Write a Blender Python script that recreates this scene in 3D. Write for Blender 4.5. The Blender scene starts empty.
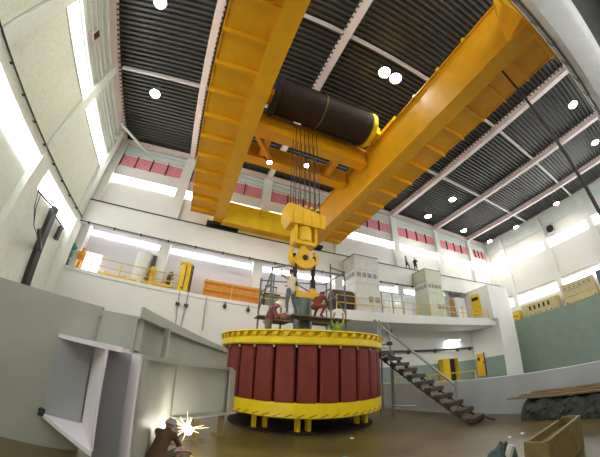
import bpy, bmesh, math, random
from mathutils import Vector, Matrix
random.seed(7)
sc = bpy.context.scene
COL = sc.collection
HC = 1.8                                   # camera height above the pit floor (m)
# ------------------------------------------------------------------ camera (wide action-camera lens)
YAW, PIT, ROL, FPX, KD = -.3843, .5246, .0324, 269.3178, -.0637
cam_d = bpy.data.cameras.new('camera'); cam = bpy.data.objects.new('camera', cam_d); COL.objects.link(cam); sc.camera = cam
cam_d.type = 'PANO'; cam_d.panorama_type = 'FISHEYE_LENS_POLYNOMIAL'
cam_d.sensor_width = 36.0; cam_d.sensor_fit = 'HORIZONTAL'
_f = FPX*36/600
cam_d.fisheye_polynomial_k0 = 0; cam_d.fisheye_polynomial_k1 = -1/_f; cam_d.fisheye_polynomial_k2 = 0
cam_d.fisheye_polynomial_k3 = -KD/_f**3; cam_d.fisheye_polynomial_k4 = 0
cam_d.fisheye_fov = math.pi; cam_d.clip_start = .05; cam_d.clip_end = 500
ROT = Matrix.Rotation(YAW, 4, 'Z') @ Matrix.Rotation(math.pi/2+PIT, 4, 'X') @ Matrix.Rotation(ROL, 4, 'Z')
cam.matrix_world = Matrix.Translation((0, 0, HC)) @ ROT
def ray(u, v):
    x, y = u-300, 228.5-v
    r = math.hypot(x, y)/FPX; th = r*(1+KD*r*r); s = math.sin(th)/max(r, 1e-9)/FPX
    return (ROT @ Vector((x*s, y*s, -math.cos(th), 0))).to_3d()
def at(u, v, ax, val):                     # where the sight line of a photo pixel meets a plane x/y/z = val
    d = ray(u, v); o = Vector((0, 0, HC)); return o + d*((val-o[ax])/d[ax])
# ------------------------------------------------------------------ world, exposure
w = bpy.data.worlds.new('world'); sc.world = w; w.use_nodes = True
w.node_tree.nodes['Background'].inputs[0].default_value = (.8, .9, 1, 1)
w.node_tree.nodes['Background'].inputs[1].default_value = .3
vs = sc.view_settings; vs.view_transform = 'Standard'; vs.look = 'None'; vs.gamma = 1; vs.use_curve_mapping = False
vs.exposure = 0.5
STRIP, LAMP_W = 7.0, 340.0                 # strip window radiance, ceiling lamp watts
# ------------------------------------------------------------------ materials
def srgb(c):
    return tuple(((v/255+.055)/1.055)**2.4 if v/255 > .04045 else v/255/12.92 for v in c)
def mat(name, c, rough=.6, metal=0, var=.12, scale=2.0, bump=0, bscale=30, spec=.5, c2=None):
    m = bpy.data.materials.new(name); m.use_nodes = True; nt = m.node_tree; b = nt.nodes['Principled BSDF']
    c = srgb(c); b.inputs['Roughness'].default_value = rough; b.inputs['Metallic'].default_value = metal
    b.inputs['Specular IOR Level'].default_value = spec
    tc = nt.nodes.new('ShaderNodeTexCoord'); nz = nt.nodes.new('ShaderNodeTexNoise'); nz.inputs['Scale'].default_value = scale
    nz.inputs['Detail'].default_value = 5; nt.links.new(tc.outputs['Object'], nz.inputs['Vector'])
    rp = nt.nodes.new('ShaderNodeValToRGB'); rp.color_ramp.elements[0].position = .3; rp.color_ramp.elements[1].position = .7
    lo = srgb(c2) if c2 else tuple(v*(1-2*var) for v in c)
    rp.color_ramp.elements[0].color = (*lo, 1); rp.color_ramp.elements[1].color = (*c, 1)
    nt.links.new(nz.outputs['Fac'], rp.inputs['Fac']); nt.links.new(rp.outputs['Color'], b.inputs['Base Color'])
    if bump:
        n2 = nt.nodes.new('ShaderNodeTexNoise'); n2.inputs['Scale'].default_value = bscale; nt.links.new(tc.outputs['Object'], n2.inputs['Vector'])
        bp = nt.nodes.new('ShaderNodeBump'); bp.inputs['Strength'].default_value = bump; bp.inputs['Distance'].default_value = .02
        nt.links.new(n2.outputs['Fac'], bp.inputs['Height']); nt.links.new(bp.outputs['Normal'], b.inputs['Normal'])
    return m
def emit(name, c, s):
    m = bpy.data.materials.new(name); m.use_nodes = True; nt = m.node_tree; b = nt.nodes['Principled BSDF']
    b.inputs['Base Color'].default_value = (*srgb(c), 1); b.inputs['Emission Color'].default_value = (*srgb(c), 1)
    b.inputs['Emission Strength'].default_value = s
    return m
M = dict(
 floor=mat('wet_concrete_floor', (110, 95, 56), .3, var=.22, scale=.7, bump=.25, bscale=6, c2=(72, 62, 36)),
 deck=mat('deck_concrete', (150, 148, 140), .6),
 white=mat('white_plaster', (218, 218, 212), .75, var=.03, scale=.6),
 lilac=mat('recess_plaster', (206, 204, 208), .75, var=.03, scale=.5),
 leftwall=mat('pale_green_plaster', (224, 231, 219), .8, var=.04, scale=3, bump=.25, bscale=9),
 panel=mat('acoustic_panel', (224, 232, 214), .9, var=.07, scale=7, bump=.4, bscale=14),
 green=mat('green_wainscot', (132, 150, 138), .6, var=.05, scale=1.2),
 curb=mat('curb_concrete', (172, 178, 182), .65, var=.10, scale=1.1, bump=.1),
 beam=mat('primed_steel', (226, 212, 208), .55, var=.05, scale=1),
 purlin=mat('purlin_white', (206, 202, 198), .5, var=.04),
 decking=mat('dark_roof_deck', (84, 84, 80), .4, metal=.3, var=.12, scale=.4),
 teal=mat('pale_teal_paint', (200, 212, 206), .5, var=.05),
 grey_beam=mat('runway_paint', (176, 176, 172), .5, var=.06),
 louvre=mat('red_louvre', (214, 112, 126), .5, var=.05), pinkback=mat('pink_glass', (246, 222, 222), .4, var=.02),
 crane=mat('crane_yellow', (240, 176, 22), .42, var=.07, scale=1.2, bump=.05),
 crane_lt=mat('crane_yellow_bright', (250, 216, 30), .42, var=.07, scale=1.2),
 hook=mat('hook_yellow', (240, 190, 26), .4, var=.08, scale=3),
 rotor=mat('rotor_yellow', (246, 214, 8), .45, var=.08, scale=2.5),
 pole=mat('pole_red', (122, 38, 20), .6, var=.16, scale=3.5),
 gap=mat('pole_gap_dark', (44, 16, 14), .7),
 drum=mat('greased_rope', (62, 50, 42), .6, var=.2, scale=9), black=mat('black_rope', (40, 40, 42), .7, var=.2, scale=14), rope=mat('wire_rope', (46, 40, 36), .6),
 steel=mat('dark_steel', (62, 62, 60), .5, metal=.4), galv=mat('galvanised', (150, 152, 150), .4, metal=.6),
 frame=mat('frame_green_grey', (172, 175, 162), .55, var=.06, scale=1.6), frame_in=mat('frame_inner_grey', (162, 164, 164), .55, var=.04),
 frame_wh=mat('frame_white', (238, 232, 238), .5, var=.02), shaft=mat('shaft_grey_green', (104, 116, 104), .4, metal=.2),
 rail=mat('rail_yellow', (222, 184, 52), .5, var=.06), ycab=mat('cabinet_yellow', (226, 190, 30), .45, var=.06, scale=3),
 orange=mat('orange_crate', (208, 132, 44), .6, var=.08, scale=4), orange_d=mat('door_yellow', (232, 176, 30), .5, var=.05),
 tower=mat('tower_panel', (206, 206, 200), .5, var=.06, scale=3), tower2=mat('tower_panel_green', (196, 204, 176), .5, var=.06, scale=3),
 band=mat('tower_band', (168, 166, 160), .6, var=.3, scale=9), cab=mat('cabinet_grey', (214, 216, 212), .5, var=.04), cabside=mat('cabinet_side', (112, 116, 108), .6),
 rust=mat('rusty_brown', (70, 50, 40), .7, var=.2), glass=mat('window_glass', (190, 205, 210), .08, var=.02),
 beige=mat('beige_crate', (206, 190, 140), .7, var=.1, scale=3), darkhole=mat('slot_dark', (40, 36, 30), .8),
 wood=mat('olive_wood', (128, 112, 62), .7, var=.2, scale=5, bump=.2), tread=mat('tread_wood', (84, 66, 52), .7, var=.2, scale=6),
 tarp=mat('tarp_dark', (44, 52, 44), .6, var=.25, scale=6, bump=.5, bscale=8), plank=mat('plank_tan', (132, 112, 80), .7, var=.15, scale=4),
 tealcloth=mat('teal_cloth', (64, 92, 92), .8, var=.25, scale=7), paper=mat('scrap_white', (214, 212, 200), .8),
 skin=mat('skin', (176, 124, 96), .6, var=.05), hair=mat('hair', (40, 30, 24), .7), shoe=mat('boot', (40, 34, 30), .7),
 helmet_w=mat('helmet_white', (236, 234, 220), .35, var=.02), helmet_g=mat('helmet_grey', (150, 150, 160), .4, var=.03),
 cream=mat('cream_shirt', (232, 216, 184), .8), jeans=mat('jeans', (92, 108, 124), .85, scale=8), maroon=mat('maroon_shirt', (124, 70, 74), .85), trous=mat('grey_trousers', (110, 108, 100), .85),
 neon=mat('green_shirt', (126, 160, 60), .8), redw=mat('red_overall', (126, 56, 40), .85), sage=mat('sage_shirt', (130, 142, 126), .85), navy=mat('dark_clothes', (40, 42, 48), .85),
 brownw=mat('brown_jacket', (96, 74, 50), .85), camo=mat('camo_jacket', (110, 118, 82), .85, var=.3, scale=22), tealp=mat('teal_paint', (64, 142, 142), .5),
 eye=mat('eye_dark', (20, 18, 18), .3), fluoro=emit('fluorescent', (255, 255, 250), 10),
 strip=emit('strip_glass', (252, 253, 255), STRIP), lamp=emit('lamp_glow', (255, 250, 235), 40), arc=emit('arc_glow', (255, 250, 235), 110), spark=emit('spark_glow', (255, 226, 170), 5), doorlit=emit('lit_doorway_glass', (255, 250, 252), 3),
)
# ------------------------------------------------------------------ mesh builder
class MB:
    def __init__(s): s.v = []; s.f = []
    def add(s, vs_, fs):
        n = len(s.v); s.v += [tuple(v) for v in vs_]; s.f += [tuple(i+n for i in f) for f in fs]; return s
    def box(s, a, b):                       # min / max corners
        (x0, y0, z0), (x1, y1, z1) = a, b
        x0, x1 = sorted((x0, x1)); y0, y1 = sorted((y0, y1)); z0, z1 = sorted((z0, z1))
        return s.add([(x0,y0,z0),(x1,y0,z0),(x1,y1,z0),(x0,y1,z0),(x0,y0,z1),(x1,y0,z1),(x1,y1,z1),(x0,y1,z1)],
                     [(0,3,2,1),(4,5,6,7),(0,1,5,4),(1,2,6,5),(2,3,7,6),(3,0,4,7)])
    def bar(s, a, b, w, h, up=(0,0,1)):     # rectangular bar between two points
        a, b = Vector(a), Vector(b); d = (b-a).normalized(); u = Vector(up)
        if abs(d.dot(u)) > .98: u = Vector((0,1,0))
        r = d.cross(u).normalized(); u = r.cross(d)
        q = [r*(-w/2)-u*(h/2), r*(w/2)-u*(h/2), r*(w/2)+u*(h/2), r*(-w/2)+u*(h/2)]
        return s.add([a+k for k in q]+[b+k for k in q], [(3,2,1,0),(4,5,6,7),(0,1,5,4),(1,2,6,5),(2,3,7,6),(3,0,4,7)])
    def tube(s, pts, r, n=8, r2=None):
        pts = [Vector(p) for p in pts]; rings = []; k = len(pts)
        prev = None
        for i, p in enumerate(pts):
            d = (pts[min(i+1, k-1)]-pts[max(i-1, 0)]).normalized()
            if prev is None:
                u = Vector((0,0,1)) if abs(d.z) < .9 else Vector((0,1,0)); r_ = d.cross(u).normalized()
            else: r_ = (prev - d*prev.dot(d)).normalized()
            prev = r_; u = r_.cross(d); rr = r if r2 is None else r+(r2-r)*i/(k-1)
            rings.append([p+(r_*math.cos(t)+u*math.sin(t))*rr for t in (2*math.pi*j/n for j in range(n))])
        vs_ = [v for g in rings for v in g]; fs = []
        for i in range(k-1):
            for j in range(n): fs.append((i*n+j, i*n+(j+1)%n, (i+1)*n+(j+1)%n, (i+1)*n+j))
        fs += [tuple(range(n-1, -1, -1)), tuple((k-1)*n+j for j in range(n))]
        return s.add(vs_, fs)
    def prism(s, poly, z0, z1):             # plan polygon extruded upwards
        n = len(poly); vs_ = [(x, y, z0) for x, y in poly]+[(x, y, z1) for x, y in poly]
        a = sum(poly[i][0]*poly[(i+1)%n][1]-poly[(i+1)%n][0]*poly[i][1] for i in range(n))
        fs = [tuple(range(n-1, -1, -1)), tuple(range(n, 2*n))]+[(i, (i+1)%n, n+(i+1)%n, n+i) for i in range(n)]
        return s.add(vs_, fs if a > 0 else [tuple(reversed(f)) for f in fs])
    def sweep(s, poly, t0, t1, fn):         # polygon (a,b) extruded along t; fn(a,b,t)->xyz
        n = len(poly); vs_ = [fn(a, b, t0) for a, b in poly]+[fn(a, b, t1) for a, b in poly]
        return s.add(vs_, [tuple(range(n-1, -1, -1)), tuple(range(n, 2*n))]+[(i, (i+1)%n, n+(i+1)%n, n+i) for i in range(n)])
    def lathe(s, prof, c=(0,0,0), n=32, a0=0, a1=2*math.pi):
        full = abs(a1-a0-2*math.pi) < 1e-6; m = n if full else n+1; vs_ = []; fs = []; k = len(prof)
        for i in range(m):
            t = a0+(a1-a0)*i/n
            for r, z in prof: vs_.append((c[0]+r*math.cos(t), c[1]+r*math.sin(t), c[2]+z))
        for i in range(n):
            j = (i+1) % m
            for q in range(k-1): fs.append((i*k+q, j*k+q, j*k+q+1, i*k+q+1))
        return s.add(vs_, fs)
    def ball(s, c, r, n=10, m=7):
        r = (r, r, r) if not hasattr(r, '__len__') else r; vs_ = [(c[0], c[1], c[2]-r[2])]; fs = []
        for i in range(1, m):
            p = math.pi*i/m
            for j in range(n):
                t = 2*math.pi*j/n; vs_.append((c[0]+r[0]*math.sin(p)*math.cos(t), c[1]+r[1]*math.sin(p)*math.sin(t), c[2]-r[2]*math.cos(p)))
        vs_.append((c[0], c[1], c[2]+r[2])); L = len(vs_)-1
        for j in range(n):
            k = (j+1) % n; fs.append((0, 1+k, 1+j)); fs.append((L, 1+(m-2)*n+j, 1+(m-2)*n+k))
            for i in range(m-2): fs.append((1+i*n+j, 1+i*n+k, 1+(i+1)*n+k, 1+(i+1)*n+j))
        return s.add(vs_, fs)
    def mesh(s, name):
        me = bpy.data.meshes.new(name); me.from_pydata(s.v, [], s.f); me.update(); return me
    def build(s, name, m, parent=None, smooth=False, label=None, fix=False):
        me = s.mesh(name)
        if fix:
            bm = bmesh.new(); bm.from_mesh(me); bmesh.ops.recalc_face_normals(bm, faces=bm.faces); bm.to_mesh(me); bm.free()
        me.materials.append(M[m])
        if smooth:
            for p in me.polygons: p.use_smooth = True
            try: me.set_sharp_from_angle(angle=math.radians(40))
            except Exception: pass
        o = bpy.data.objects.new(name, me); COL.objects.link(o); o.parent = parent
        if parent is not None and parent.type == 'EMPTY': o.matrix_parent_inverse = parent.matrix_basis.inverted()
        if label: o['label'] = label
        return o
def thing(name, label, cat, loc=(0,0,0), group=None):
    o = bpy.data.objects.new(name, None); COL.objects.link(o); o.location = loc; o.empty_display_size = .2
    o['label'] = label; o['category'] = cat
    if group: o['group'] = group
    return o
def tag(o, label, cat, group=None):
    o['label'] = label; o['category'] = cat
    if group: o['group'] = group
    return o
def struct(o, label=None, cat=None):
    o['kind'] = 'structure'
    if label: o['label'] = label
    if cat: o['category'] = cat
    return o
def ibeam(mb, a, b, w, h, t=.05):           # I-section between points, web vertical
    a, b = Vector(a), Vector(b); z = Vector((0,0,1))
    mb.bar(a+z*(t/2), b+z*(t/2), w, t); mb.bar(a+z*(h-t/2), b+z*(h-t/2), w, t); mb.bar(a+z*(h/2), b+z*(h/2), t, h-2*t)
# ================================================================== SETTING
D = 19.2; XL, XR = -10.0, 40.0; YF = -4.0; BX = [-3.0, 4.6, 12.2, 19.8, 27.4, 35.0]; PY = [-1.0, 5.6, 12.1, 18.7]
# floors
fl = struct(MB().box((XL-.3, YF-.3, -.3), (9.2, 20.9, 0)).build('floor', 'floor'), 'brown stained concrete floor of the assembly pit', 'floor')
struct(MB().box((9.5, YF-.3, -.9), (XR+.3, 21.0, -.6)).build('floor_beyond', 'deck'), 'concrete floor beyond the low grey curb wall', 'floor')
struct(MB().box((9.2, YF, -.9), (9.5, 19.2, 1.2)).build('wall_curb', 'curb'), 'low grey concrete curb wall along the pit edge', 'wall')
# ceiling
ceil = struct(MB().box((XL-.4, YF-.4, 19.62), (XR+1.6, 21.3, 19.8)).build('ceiling', 'decking'), 'dark corrugated metal ceiling with white steel beams', 'ceiling')
cx = [XL]+BX+[XR+1]; cy = [YF, 4.8, 12.1, 19.6]
for i in range(len(cx)-1):
    for j in range(3):
        mb = MB(); y = cy[j]+.02; x0, x1 = cx[i]+.01, cx[i+1]-.01
        prof = []
        while y < cy[j+1]-.34:
            prof += [(y, 19.6), (y+.07, 19.38), (y+.19, 19.38), (y+.26, 19.6)]; y += .36
        vs_ = [(x0, a, b) for a, b in prof]+[(x1, a, b) for a, b in prof]; n = len(prof)
        mb.add(vs_, [(k, k+1, n+k+1, n+k) for k in range(n-1)]); mb.build('deck_panel', 'decking', ceil)
for x in BX:
    mb = MB(); ibeam(mb, (x, YF, 18.85), (x, 20.2, 18.85), .46, .6, .06); mb.build('beam', 'beam', ceil)
for x in (XL+.2, XR+.75):
    mb = MB(); ibeam(mb, (x, YF, 18.85), (x, 20.2, 18.85), .4, .6, .06); mb.build('beam', 'beam', ceil)
mb = MB(); ibeam(mb, (XL, 20.0, 18.85), (XR+1, 20.0, 18.85), .35, .55, .06); mb.build('beam', 'beam', ceil)
xs = [XL+.4]+BX+[XR+.6]
for i in range(len(xs)-1):
    for y in (4.8, 12.1): MB().box((xs[i]+.24, y-.1, 19.12), (xs[i+1]-.24, y+.1, 19.4)).build('purlin', 'purlin', ceil)
# ---- back wall
wb = struct(MB().box((XL-.4, 20.2, 11.9), (XR+1.6, 20.6, 19.7)).build('wall_back', 'white'), 'tall white back wall with red louvres and strip windows', 'wall')
wg = struct(MB().box((XL-.4, 20.9, 6.3), (XR+1.6, 21.3, 12)).build('wall_gallery', 'lilac'), 'pale lilac wall at the back of the gallery recess', 'wall')
struct(MB().box((XL-.4, 19.2, 0), (11.0, 19.5, 6.3)).build('wall_lower', 'white'), 'plain white wall below the left gallery', 'wall')
tb1 = struct(MB().box((XL-.4, 19.2, 10.05), (XR+1, 19.55, 11.95)).build('trim_1', 'white'), 'long white crane runway beam along the back wall', 'beam')
MB().box((XL-.4, 19.55, 10.65), (XR+1, 20.9, 10.85)).build('recess_soffit', 'lilac', tb1)
MB().box((XL-.4, 19.55, 11.75), (XR+1, 20.2, 11.95)).build('runway_ledge', 'white', tb1)
for x in BX+[XL+.3, XR-.1]:
    MB().box((x-.42, 19.86, 11.95), (x+.42, 20.2, 18.85)).build('pilaster', 'white', wb)
    if x < 30: MB().box((x-.4, 20.2, 6.55), (x+.4, 20.9, 10.65)).build('pilaster', 'white', wg)
px_ = [XL+.3]+BX+[XR-.1]
for i in range(len(px_)-1):
    a, b = px_[i]+.42, px_[i+1]-.42
    MB().box((a+.05, 20.14, 14.72), (b-.05, 20.25, 15.4)).build('strip_window', 'strip', wb)
    MB().box((a, 20.1, 17.95), (b, 20.2, 18.8)).build('wall_head', 'teal', wb)
    MB().box((a, 20.06, 15.42), (b, 20.2, 15.5)).build('sill', 'white', wb)
    nl = 4; wl = (b-a-.1)/nl
    for k in range(nl):
        x0 = a+.05+k*wl; lp = MB().box((x0+.04, 20.16, 16.55), (x0+wl-.04, 20.22, 17.75)).build('louvre', 'pinkback', wb)
        s_ = MB()
        for q in range(8): s_.box((x0+.05, 20.12, 16.57+q*.147), (x0+wl-.05, 20.16, 16.655+q*.147))
        s_.build('slats', 'louvre', lp)
        MB().box((x0-.03, 20.0, 16.5), (x0+.03, 20.2, 17.8)).build('mullion', 'steel', wb)
    if b < 31: MB().box((a+.1, 20.84, 9.86), (b-.1, 20.95, 10.22)).build('strip_window', 'strip', wg)
MB().tube([(XL, 19.15, 12.0), (XR, 19.15, 12.0)], .05, 6).build('pipe', 'steel', tb1)
pp = MB().tube([(XL, 19.12, 10.05), (XR, 19.12, 10.05)], .045, 6).build('pipe', 'steel', tb1)
for k in range(24): MB().box((XL+1+k*2.1-.05, 19.06, 9.92), (XL+1+k*2.1+.05, 19.2, 10.12)).build('pipe_clip', 'steel', pp)
MB().tube([(XL, 20.0, 18.45), (XR, 20.0, 18.45)], .07, 6).build('pipe', 'teal', wb)
# gallery slabs
g1 = struct(MB().box((XL, 19.15, 6.3), (11.0, 20.9, 6.55)).build('floor_gallery', 'white'), 'long gallery floor on the left of the back wall', 'gallery floor')
g2 = struct(MB().prism([(9.9, 16.85), (31.3, 16.6), (31.3, 20.9), (11.0, 20.9), (11.0, 19.5), (9.9, 19.2)], 5.62, 6.38).build('floor_balcony', 'white'), 'white balcony slab jutting above the doors on the right', 'balcony')
# recess under the balcony
wr = struct(MB().box((10.7, 20.4, -.6), (31.8, 20.7, 5.62)).build('wall_recess', 'white'), 'white and green wall under the right balcony', 'wall')
MB().box((11.0, 20.36, -.6), (31.26, 20.4, 2.15)).build('wainscot', 'green', wr)
MB().box((10.7, 19.5, -.6), (11.0, 20.4, 5.62)).build('return_wall', 'white', wr)
t_ = MB(); t_.box((15, 20.1, 3.47), (31.0, 20.36, 3.53)); t_.box((15, 20.1, 3.53), (31.0, 20.13, 3.68)); t_.build('cable_tray', 'steel', wr)
for x in (16, 20, 24, 28, 30.5): MB().box((x-.04, 20.1, 3.3), (x+.04, 20.4, 3.72)).build('tray_bracket', 'steel', wr)
# block at the right end of the balcony
wk = struct(MB().box((31.3, 16.2, -.6), (35.4, 19.2, 6.3)).build('wall_block', 'white'), 'white concrete block standing at the end of the balcony', 'wall')
MB().box((30.3, 16.2, 6.3), (35.4, 20.9, 10.3)).build('upper_block', 'white', wk)
MB().box((31.27, 16.3, -.6), (31.3, 19.2, 2.15)).build('wainscot', 'green', wk)
MB().box((31.3, 19.2, -.6), (35.4, 21, 6.3)).build('rear_block', 'white', wk)
MB().box((31.27, 19.2, -.6), (31.3, 20.36, 2.15)).build('wainscot', 'green', wk)
yp = MB().box((30.22, 17.5, 6.95), (30.3, 18.8, 9.7)).build('panel', 'ycab', wk, label='yellow steel panel')
MB().box((30.18, 17.7, 8.9), (30.22, 18.6, 9.3)).build('panel_slot', 'darkhole', yp)
# ---- right wall
wrt = struct(MB().box((XR, YF, -.6), (XR+.4, 21, 19.7)).build('wall_right', 'white'), 'white end wall on the right with two glowing strip windows', 'wall')
struct(MB().box((37.9, YF, -.6), (XR, 19.2, 6.3)).build('wall_right_lower', 'green'), 'plain green lower wall carrying the right gallery', 'wall')
MB().box((35.4, 19.2, -.6), (37.9, 21, 10)).build('corner_wall', 'white', wk)
ry = [-1.0, 4.2, 10.6, 17.2, 20.2]
for y in ry: MB().box((XR-.3, y-.35, 6.3), (XR, y+.35, 18.85)).build('pilaster', 'white', wrt)
for i in range(len(ry)-1):
    a, b = ry[i]+.4, ry[i+1]-.4
    MB().box((XR-.05, a, 14.4), (XR+.02, b, 15.5)).build('strip_window', 'strip', wrt)
    MB().box((XR-.05, a, 8.6), (XR+.02, b, 9.65)).build('strip_window', 'strip', wrt)
    MB().box((XR-.14, a, 17.6), (XR, b, 18.5)).build('wall_head', 'teal', wrt)
MB().tube([(XR-.2, YF, 10.0), (XR-.2, 20, 10.0)], .06, 6).build('pipe', 'galv', wrt)
MB().tube([(XR-.3, YF, 17.3), (XR-.3, 20, 17.3)], .06, 6).build('pipe', 'teal', wrt)
fan = MB().box((XR-.35, 8.6, 16.0), (XR, 9.9, 17.2)).build('exhaust_fan', 'grey_beam', wrt)
MB().sweep([(9.25+.5*math.cos(t), 16.6+.5*math.sin(t)) for t in [k*math.pi/8 for k in range(16)]], XR-.36, XR-.4, lambda a, b, t: (t, a, b)).build('fan_opening', 'darkhole', fan)
# ---- left wall
wl_ = struct(MB().box((XL-.4, YF, 0), (XL, 21, 19.7)).build('wall_left', 'leftwall'), 'pale green end wall on the left with long strip windows', 'wall')
for y in PY:
    MB().box((XL, y-.35, 9.6), (XL+.3, y+.35, 18.85)).build('pilaster', 'leftwall', wl_)
    MB().box((XL, y-.5, 0), (XL+.45, y+.5, 9.75)).build('pilaster', 'leftwall', wl_)
ends = [YF]+PY+[20.2]
for i in range(len(ends)-1):
    a, b = ends[i]+.4, ends[i+1]-.4
    if b-a < .8: continue
    MB().box((XL-.02, a, 14.78), (XL+.06, b, 15.7)).build('strip_window', 'strip', wl_)
    MB().box((XL-.02, a+.1, 8.72), (XL+.06, b-.1, 9.62)).build('strip_window', 'strip', wl_)
    MB().box((XL, a, 10.5), (XL+.08, b, 14.6)).build('panel', 'panel', wl_)
    MB().box((XL, a, 15.95), (XL+.16, b, 16.1)).build('sill', 'teal', wl_)
    MB().box((XL, a, 14.6), (XL+.12, b, 14.72)).build('sill', 'leftwall', wl_)
rp_ = MB().tube([(XL+.35, YF, 10.3), (XL+.35, 19.1, 10.3)], .04, 6).build('pipe', 'steel', wl_)
for k in range(14): MB().box((XL, YF+1+k*1.6-.03, 10.24), (XL+.36, YF+1+k*1.6+.03, 10.34)).build('pipe_clip', 'steel', rp_)
MB().box((XL, YF, 9.78), (XL+.26, 19.2, 10.2)).build('ledge', 'leftwall', wl_)
for z, m in ((16.6, 'teal'), (17.1, 'leftwall'), (17.6, 'teal'), (18.2, 'teal')): MB().tube([(XL+.2, YF, z), (XL+.2, 20.1, z)], .06, 6).build('pipe', m, wl_)
MB().tube([(XL+.35, 17.0, 18.5), (XL+3.1, 20.0, 18.2)], .12, 8).build('corner_brace', 'teal', wl_)
vb = MB().box((XL, 8.2, 16.4), (XL+.3, 8.8, 17.2)).build('vent_box', 'beam', wl_)
MB().box((XL+.3, 8.3, 16.5), (XL+.32, 8.7, 17.1)).build('vent_grille', 'rust', vb)
# ---- front wall and front runway (behind and above the camera)
wf = struct(MB().box((XL-.4, YF-.4, 0), (XR+1, YF, 19.7)).build('wall_front', 'white'), 'white front wall behind the grey runway beam', 'wall')
for i in range(len(px_)-1):  # unseen strip windows added as fill light, modelled on the other walls
    MB().box((px_[i]+.5, YF-.02, 14.7), (px_[i+1]-.5, YF+.06, 15.8)).build('strip_window', 'strip', wf)
    MB().box((px_[i]+.5, YF-.02, 8.7), (px_[i+1]-.5, YF+.06, 9.6)).build('strip_window', 'strip', wf)
rb = MB().box((XL, -2.4, 10.06), (XR, -1.68, 11.7)).build('runway_beam', 'grey_beam', wf)
MB().box((XL, -2.75, 10.5), (XR, -2.4, 11.7)).build('runway_flange', 'grey_beam', wf)
MB().box((XL, YF, 11.5), (XR, -2.7, 11.7)).build('runway_ledge', 'steel', wf)
MB().box((XL, -2.1, 11.7), (XR, -1.95, 11.9)).build('crane_rail', 'steel', wf)
cb = MB().tube([(XL, -1.55, 11.75), (XR, -1.55, 11.75)], .07, 6).build('conductor_rail', 'beam', wf)
MB().tube([(XL, -1.6, 11.45), (XR, -1.6, 11.45)], .07, 6).build('conductor_rail', 'galv', wf)
for k in range(30): MB().box((k*1.3-1, -1.68, 11.35), (k*1.3-.92, -1.5, 11.8)).build('rail_bracket', 'galv', wf)
for y0 in (19.75,): MB().box((XL, y0-.08, 11.95), (XR, y0+.08, 12.12)).build('crane_rail', 'steel', tb1)
# ================================================================== CEILING LAMPS
def ceiling_lamp(x, y, label, twin=False):
    t = thing('ceiling_lamp', label, 'lamp', (x, y, 18.2), 'round high-bay ceiling lamps')
    for dx in ((-.45, .45) if twin else (0,)):
        c = (x+dx, y, 18.2)
        MB().lathe([(0, .5), (.16, .5), (.2, .3), (.42, .06), (.44, 0), (.40, 0), (.0, .18)], c, 20).build('reflector', 'galv', t, True)
        MB().lathe([(0, -.12), (.2, -.1), (.34, -.03), (.38, .02), (0, .05)], c, 20).build('diffuser', 'lamp', t, True)
        MB().tube([(x+dx, y, 18.65), (x+dx, y, 19.46)], .04, 6).build('stem', 'galv', t)
        ld = bpy.data.lights.new('bulb', 'SPOT'); ld.energy = LAMP_W*(1 if not twin else .7); ld.spot_size = math.radians(150); ld.spot_blend = .6; ld.shadow_soft_size = .35; ld.color = (1, .97, .92)
        lo = bpy.data.objects.new('bulb', ld); COL.objects.link(lo); lo.location = (0+dx, 0, -.3); lo.parent = t
rows = {-1.2: 'front row', 6.0: 'second row', 13.3: 'third row', 17.3: 'row nearest the back wall'}
bays = {-6.35: 'over the left end bay', 8.2: 'between the crane girders', 15.8: 'just right of the crane', 23.0: 'two bays right of the crane', 30.4: 'three bays right of the crane', 37.4: 'over the right end bay'}
for x, y in [(-6.35, 13.0), (-6.35, 6.35), (8.2, 5.6), (23.0, 13.4), (23.0, 17.2), (30.4, 17.4), (37.4, 17.6), (37.4, 13.0), (37.2, 6.6), (22.6, -1.3), (29.7, -1.1)]:
    r = rows[min(rows, key=lambda k: abs(k-y))]; b = bays[min(bays, key=lambda k: abs(k-x))]
    ceiling_lamp(x, y, ('twin' if x == 8.2 else 'round')+' ceiling lamp in the '+r+' '+b, x == 8.2)
# ================================================================== CRANE
GZ, GT = 12.45, 15.0
cr = thing('overhead_crane', 'huge yellow overhead travelling crane with two box girders spanning the hall', 'crane', (4.9, 9, 12.1))
def girder(x0, x1, xo, label):              # x0..x1 box, walkway out to xo
    g = MB().box((x0, -1.9, GZ+.06), (x1, 19.0, GT)).build('girder', 'crane', cr, label=label)
    MB().box((x0-.08, -1.9, GZ), (x1+.08, 19.0, GZ+.06)).build('bottom_flange', 'crane', g)
    MB().box((x0-.12, -1.9, GT), (x1+.12, 19.0, GT+.07)).build('top_flange', 'crane', g)
    MB().box((x0+.25, -1.9, GT+.07), (x0+.4, 19.0, GT+.2)).build('trolley_rail', 'steel', g)
    a, b = (x1, xo) if xo > x1 else (xo, x0)
    MB().box((a, -1.7, 12.85), (b, 18.9, 12.92)).build('walkway', 'crane', g)
    out = xo+.06 if xo > x1 else xo-.06
    MB().box((min(xo, out), -1.7, 12.8), (max(xo, out), 18.9, 13.0)).build('toe_board', 'crane', g)
    y = -1.4
    while y < 18.8:
        MB().box((a, y-.05, 12.6), (b, y+.05, 12.85)).build('walkway_rib', 'crane', g)
        MB().box((xo-.05, y-.05, 12.92), (xo+.05, y+.05, 14.0)).build('handrail_post', 'crane', g)
        y += 1.5
    MB().tube([(xo, -1.6, 14.0), (xo, 18.8, 14.0)], .035, 6).build('handrail', 'crane', g)
    return g
gl = girder(.32, 1.0, -1.6, 'left box girder'); gr = girder(8.72, 9.4, 11.3, 'right box girder')
for k in range(9): MB().box((8.56, .8+k*2, GT-.02), (8.7, 1.0+k*2, GT+.16)).build('rail_clamp', 'crane_lt', gr)
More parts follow.
